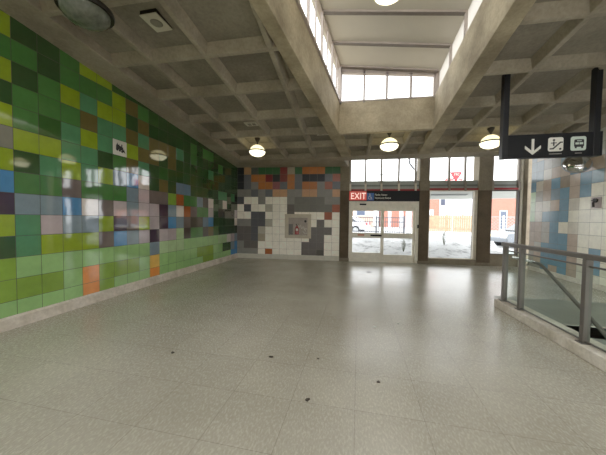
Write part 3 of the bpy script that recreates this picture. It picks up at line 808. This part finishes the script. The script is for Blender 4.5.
scrap(.21, 2.5, .026, M['leaf'], 'leaf_scrap', 'dark scrap on the floor farthest right of the near litter', 'litter', 4)
scrap(-.40, 2.77, .016, M['leaf'], 'leaf_scrap', 'tiny dark speck behind the nearest leaf scrap', 'litter', 5)
scrap(.25, 3.79, .035, M['paper'], 'paper_scrap', 'small torn white paper scrap in the middle of the floor', 'litter', 6)
scrap(.60, 4.0, .03, M['paper'], 'paper_scrap', 'white paper scrap right of the other one, mid floor', 'litter', 7)
b = B(); b.lathe([(.085, .0005), (.09, .003), (.07, .006), (.01, .006)], (.33, 7.78, 0), 20)
tag(b.build('floor_drain', M['rail_metal']), 'round metal floor drain cover in front of the sliding door', 'drain')

# ------------------------------------------------------------------ outdoors
def sm(t): t = max(0, min(1, t)); return t * t * (3 - 2 * t)
def gz(x, y):
    h = .62 * sm((y - 11) / 5.2)
    h *= 1 - .75 * sm((x - 5.2) / 1.8) * (1 - sm((y - 17.5) / 3.5))
    return -.06 + h
gr = B(); rn = random.Random(5)
NX, NY = 64, 60
vs = []
for j in range(NY + 1):
    row = []
    for i in range(NX + 1):
        x = -8 + 30 * i / NX; y = 9.95 + 34 * (j / NY) ** 1.5
        bumpy = .16 * sm((y - 11.2) / 1.5) * (1 - sm((y - 17) / 3))
        z = gz(x, y) + bumpy * (math.sin(x * 2.3 + y * 1.1) * math.sin(y * 2.9 - x * .6) * .5 + rn.uniform(-.25, .25))
        row.append(gr.v((x, y, z)))
    vs.append(row)
for j in range(NY):
    for i in range(NX): gr.bm.faces.new([vs[j][i], vs[j][i + 1], vs[j + 1][i + 1], vs[j + 1][i]])
struct(gr.build('snowy_ground', M['snow'], None, True, keep=True))
# entrance canopy
ca = B()
P = [(-1.2, 9.95), (9.5, 10.75), (9.5, 14.2), (-1.2, 15.6)]
def zca(x, y): return 2.635 - (y - 10.2) * .004
ca.hexa([(x, y, zca(x, y)) for x, y in P] + [(x, y, zca(x, y) + .27) for x, y in P])
struct(ca.build('entrance_canopy', M['canopy']))
cs = B(); cs.hexa([(3.0, 12.0, 2.6), (4.4, 12.0, 2.6), (4.5, 12.5, 2.6), (3.1, 12.5, 2.6), (3.0, 12.0, 2.64), (4.4, 12.0, 2.64), (4.5, 12.5, 2.64), (3.1, 12.5, 2.64)])
tag(cs.build('soffit_vent', M['canopy_edge']), 'grey recessed slot in the canopy soffit outside the middle window', 'vent')
# transit emblem on the canopy edge
ts = thing('transit_emblem', 'red shield and wing emblem with white letters standing on the outside canopy', 'sign', (4.62, 14.05, 2.985))
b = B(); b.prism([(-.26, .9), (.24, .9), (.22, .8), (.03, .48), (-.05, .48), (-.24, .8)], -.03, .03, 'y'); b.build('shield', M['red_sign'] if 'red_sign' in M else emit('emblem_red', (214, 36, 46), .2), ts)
text('emblem_letters', 'TTC', .13, Matrix.Translation((0, -.034, .72)) @ WALLTEXT, M['white_ink'], ts, .24, 'CENTER', .003)
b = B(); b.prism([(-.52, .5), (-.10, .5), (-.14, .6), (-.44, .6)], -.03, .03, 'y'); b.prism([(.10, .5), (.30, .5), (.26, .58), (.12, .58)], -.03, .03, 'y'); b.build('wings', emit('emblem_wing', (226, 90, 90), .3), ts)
for xx in (-.3, .2): b = B(); b.box(xx, xx + .04, -.02, .02, -.1, .5); b.build('support', M['galv'], ts)

def car(name_label, loc, rz, paint, lights):
    t = thing('car', name_label, 'car', loc, rz)
    body = [(-2.1, .35), (2.05, .32), (2.12, .55), (2.0, .80), (1.2, .93), (.55, 1.38), (-.9, 1.42), (-1.65, 1.0), (-2.1, .95), (-2.15, .6)]
    b = B(); b.prism(body, -.85, .85, 'y'); bo = b.build('body', paint, t, bevel=.06)
    b = B(); b.prism([(1.02, .96), (.50, 1.33), (-.85, 1.36), (-1.45, 1.0)], -.858, .858, 'y'); b.build('side_windows', M['carglass'], t)
    b = B(); b.hexa([(1.19, -.72, .95), (1.19, .72, .95), (.60, .66, 1.36), (.60, -.66, 1.36), (1.25, -.72, .97), (1.25, .72, .97), (.64, .66, 1.40), (.64, -.66, 1.40)]); b.build('windscreen', M['carglass'], t)
    for x in (-1.35, 1.35):
        for y in (-.80, .80):
            b = B(); b.lathe([(.05, -.1), (.31, -.1), (.33, -.06), (.33, .06), (.31, .1), (.05, .1)], (x, y, .33), 22, 'y'); w_ = b.build('wheel', M['tyre'], t, True)
            b = B(); b.lathe([(.02, -.115 if y < 0 else .1), (.19, -.112 if y < 0 else .1), (.2, -.1 if y < 0 else .112)], (x, y, .33), 18, 'y'); b.build('hubcap', M['galv'], w_, True)
    for y in (-.62, .62):
        b = B(); b.box(2.0, 2.13, y - .18, y + .18, .60, .74); b.build('headlight', M['headlight'], t, bevel=.02)
        b = B(); b.box(-2.17, -2.06, y - .15, y + .15, .68, .92); b.build('tail_light', M['taillight'], t, bevel=.02)
    return t
car('white car with red tail light parked behind the iron fence outside the door', (-1.3, 22, .38), PI - .25, M['carwhite'], 0)
car('silver car in the snow outside the right window', (9.55, 16.6, gz(9.5, 16.6) - .05), PI + .12, M['carsilver'], 0)

def building(name, label, x0, x1, y0, y1, z1, mat, wins, roof, rot=0):
    t = thing(name, label, 'building', (x0, y0, 0), rot)
    b = B(); b.box(0, x1 - x0, 0, y1 - y0, 0, z1); b.build('wall', mat, t)
    b = B(); b.hexa([(-.15, -.15, z1), (x1 - x0 + .15, -.15, z1), (x1 - x0 + .15, y1 - y0 + .15, z1), (-.15, y1 - y0 + .15, z1), (-.1, -.1, z1 + .18), (x1 - x0 + .1, -.1, z1 + .18 + roof), (x1 - x0 + .1, y1 - y0, z1 + .18 + roof), (-.1, y1 - y0, z1 + .18)])
    b.build('roof', M['canopy_edge'], t)
    for (a, c, d, e_, mm) in wins:
        b = B(); b.box(a, c, -.05, .02, d, e_); w_ = b.build('window' if d > 1 else 'doorway', M['stucco'], t)
        b = B(); b.box(a + .08, c - .08, -.07, -.04, d + .08, e_ - .08); b.build('pane', mm, w_)
    return t
building('brick_building', 'red brick building seen through the left side of the middle window', 7.35, 9.15, 33, 40, 5.2, M['brick'], [(.55, 1.2, 2.1, 2.75, M['stucco'])], 0)
building('white_house', 'white house beside the brick building beyond the middle window', 9.9, 16.0, 39, 44, 5.3, M['stucco'], [(1.0, 1.7, 3.5, 4.9, M['window_dark']), (3.3, 4.2, 2.2, 3.0, M['canopy'])], 0)
building('brick_building', 'large red brick building beyond the right window', 13.0, 25, 30, 32, 4.6, M['brick'], [(.95, 1.6, .6, 2.6, M['window_dark']), (5.6, 6.5, 2.4, 3.6, M['window_dark'])], .6)
building('brick_building', 'pale brick building seen through the left door leaf', -6.5, 1.9, 35, 42, 4.6, M['brick_pale'], [(4.0, 5.2, 2.0, 3.4, M['window_dark']), (6.2, 7.4, 2.0, 3.4, M['window_dark'])], 0)
building('brick_building', 'red brick building with white piers seen through the right door leaf', 2.9, 6.9, 36, 42, 4.4, M['brick'], [(.9, 1.3, .6, 3.9, M['stucco']), (2.3, 2.8, .6, 3.9, M['stucco'])], 0)

def fence(name, label, x0, y0, x1, y1, z0, z1, kind, npost, mat, pmat):
    L = math.hypot(x1 - x0, y1 - y0); t = thing(name, label, 'fence', (x0, y0, 0), math.atan2(y1 - y0, x1 - x0))
    b = B(); r = random.Random(2)
    if kind == 'boards':
        n = int(L / .16)
        for i in range(n): b.box(i * L / n, (i + 1) * L / n - .02, -.012, .012, z0, z1 + r.uniform(-.03, .03))
        b.box(0, L, .012, .05, z0 + .3, z0 + .38); b.box(0, L, .012, .05, z1 - .3, z1 - .22); nm = 'board_panel'
    elif kind == 'bars':
        n = int(L / .135)
        for i in range(n): x = i * L / n; b.box(x, x + .028, -.012, .012, z0, z1)
        b.box(0, L, -.02, .02, z1 - .05, z1); b.box(0, L, -.02, .02, z1 - .32, z1 - .27); b.box(0, L, -.02, .02, z0 + .12, z0 + .17); nm = 'bar_panel'
    else:
        n = int(L / .22)
        for i in range(-8, n):
            for s_ in (1, -1):
                xa = i * L / n; xb = xa + s_ * 0 + (z1 - z0); 
                pa, pb = (xa, z0), (xa + (z1 - z0), z1)
                if s_ < 0: pa, pb = (xa, z1), (xa + (z1 - z0), z0)
                if pa[0] < 0 or pb[0] > L: continue
                dx = .012
                b.prism([(pa[0] - dx, pa[1]), (pa[0] + dx, pa[1]), (pb[0] + dx, pb[1]), (pb[0] - dx, pb[1])], -.006, .006, 'y')
        b.box(0, L, -.02, .02, z1 - .04, z1); b.box(0, L, -.02, .02, z0, z0 + .03); nm = 'mesh_panel'
    b.build(nm, mat, t)
    for k in range(npost):
        x = k * L / (npost - 1)
        b = B(); b.box(x - .05, x + .05, -.05, .05, z0 - .3, z1 + .08); b.build('post', pmat, t)
    return t
fence('iron_fence', 'grey iron bar fence across the snow outside the sliding door', -2.2, 17, 2.75, 17, .62, 1.68, 'bars', 4, M['iron'], M['iron'])
fence('wooden_fence', 'tan board fence behind the snow bank outside the middle window', 5.2, 25.6, 9.9, 24.4, .45, 1.95, 'boards', 5, M['wood'], M['wood'])
fence('wire_fence', 'pale wire mesh fence with white posts outside the right window', 9.2, 22.6, 13.5, 21.6, .5, 1.86, 'wire', 4, M['galv'], M['stucco'])
gp = B(); gp.box(2.78, 3.06, 16.35, 16.65, .45, 2.12); gp.prism([(2.74, 2.12), (3.10, 2.12), (3.06, 2.2), (2.78, 2.2)], 16.3, 16.7, 'y')
tag(gp.build('gate_pillar', M['stucco'], bevel=.01), 'white pillar at the right end of the iron fence', 'pillar')
po = B(); po.tube([(6.42, 20, .4), (6.40, 20, 3.2)], .035, 10)
tag(po.build('sign_post', M['galv']), 'thin grey pole in the snow outside the middle window', 'pole')
sl = thing('street_lamp', 'thin street lamp with a flat head above the door windows outside', 'lamp post', (1.42, 20, .5))
b = B(); b.tube([(0, 0, 0), (0, 0, 4.25)], .05, 10); b.build('pole', M['galv'], sl)
b = B(); b.box(-.32, .32, -.12, .12, 4.25, 4.38); b.build('lamp_head', M['galv'], sl, bevel=.02)
pg = B(); pg.tube([(1.93, 11.2, 2.95), (1.93, 11.2, 3.2), (1.93, 11.2, 3.2)][:1] + [(2.28, 11.2, 2.93), (2.26, 11.2, 3.38), (2.12, 11.2, 3.58), (1.97, 11.2, 3.78), (1.94, 11.2, 4.0), (1.94, 11.2, 4.6)][0:], .045, 10) if False else pg.tube([(2.28, 11.2, 2.93), (2.26, 11.2, 3.38), (2.12, 11.2, 3.58), (1.97, 11.2, 3.78), (1.94, 11.2, 4.0), (1.94, 11.2, 4.6)], .04, 10)
tag(pg.build('drain_pipe', M['iron'], None, True), 'bent grey drain pipe standing on the canopy outside the door windows', 'pipe')
def bush(x, y, h, label):
    r = random.Random(int(x * 100)); b = B(); z0 = gz(x, y) - .05
    for i in range(12):
        a = r.uniform(0, 2 * PI); s_ = r.uniform(.03, .13)
        b.tube([(x, y, z0), (x + s_ * math.cos(a) * .8, y + s_ * math.sin(a) * .8, z0 + h * r.uniform(.4, .6)), (x + s_ * .5 * math.cos(a + .5), y + s_ * .5 * math.sin(a + .5), z0 + h * r.uniform(.75, 1.0))], .007, 5)
    tag(b.build('bare_shrub', M['bush']), label, 'shrub')
bush(2.04, 12.6, .62, 'small dark bare shrub in the snow outside the right door leaf')
bush(4.15, 14.0, .75, 'small dark bare shrub in the snow outside the middle window')

# ------------------------------------------------------------------ world, camera
w = bpy.data.worlds.new('overcast'); scene.world = w; w.use_nodes = True
nt = w.node_tree; bg = nt.nodes['Background']
tc = nt.nodes.new('ShaderNodeTexCoord'); sx = nt.nodes.new('ShaderNodeSeparateXYZ'); nt.links.new(tc.outputs['Generated'], sx.inputs[0])
r = ramp(nt, sx.outputs[2], [(.0, (.92, .93, .95, 1)), (.6, (1, 1, 1, 1))])
nt.links.new(r.outputs[0], bg.inputs[0]); bg.inputs[1].default_value = 2.6

cam = bpy.data.cameras.new('Camera'); co = bpy.data.objects.new('Camera', cam); C.objects.link(co)
yaw, pitch, roll = .2082, -.0333, .0119
cy, sy, cp, sp_ = math.cos(yaw), math.sin(yaw), math.cos(pitch), math.sin(pitch)
fw = Vector((-sy * cp, cy * cp, sp_)); rt = Vector((cy, sy, 0)); upv = rt.cross(fw)
r2 = rt * math.cos(roll) + upv * math.sin(roll); u2 = -rt * math.sin(roll) + upv * math.cos(roll)
mw = Matrix.Identity(4)
for i in range(3): mw[i][0], mw[i][1], mw[i][2] = r2[i], u2[i], -fw[i]
mw.translation = (0, 0, 1.52)
co.matrix_world = mw
cam.sensor_fit = 'HORIZONTAL'; cam.sensor_width = 36; cam.lens = 261.52 / 606 * 36; cam.clip_start = .05; cam.clip_end = 300
scene.camera = co
scene.view_settings.view_transform = 'Standard'
scene.view_settings.look = 'None'
scene.view_settings.exposure = 0.93
scene.view_settings.gamma = 1.15
scene.cycles.max_bounces = 10; scene.cycles.diffuse_bounces = 5; scene.cycles.glossy_bounces = 4; scene.cycles.transparent_max_bounces = 16
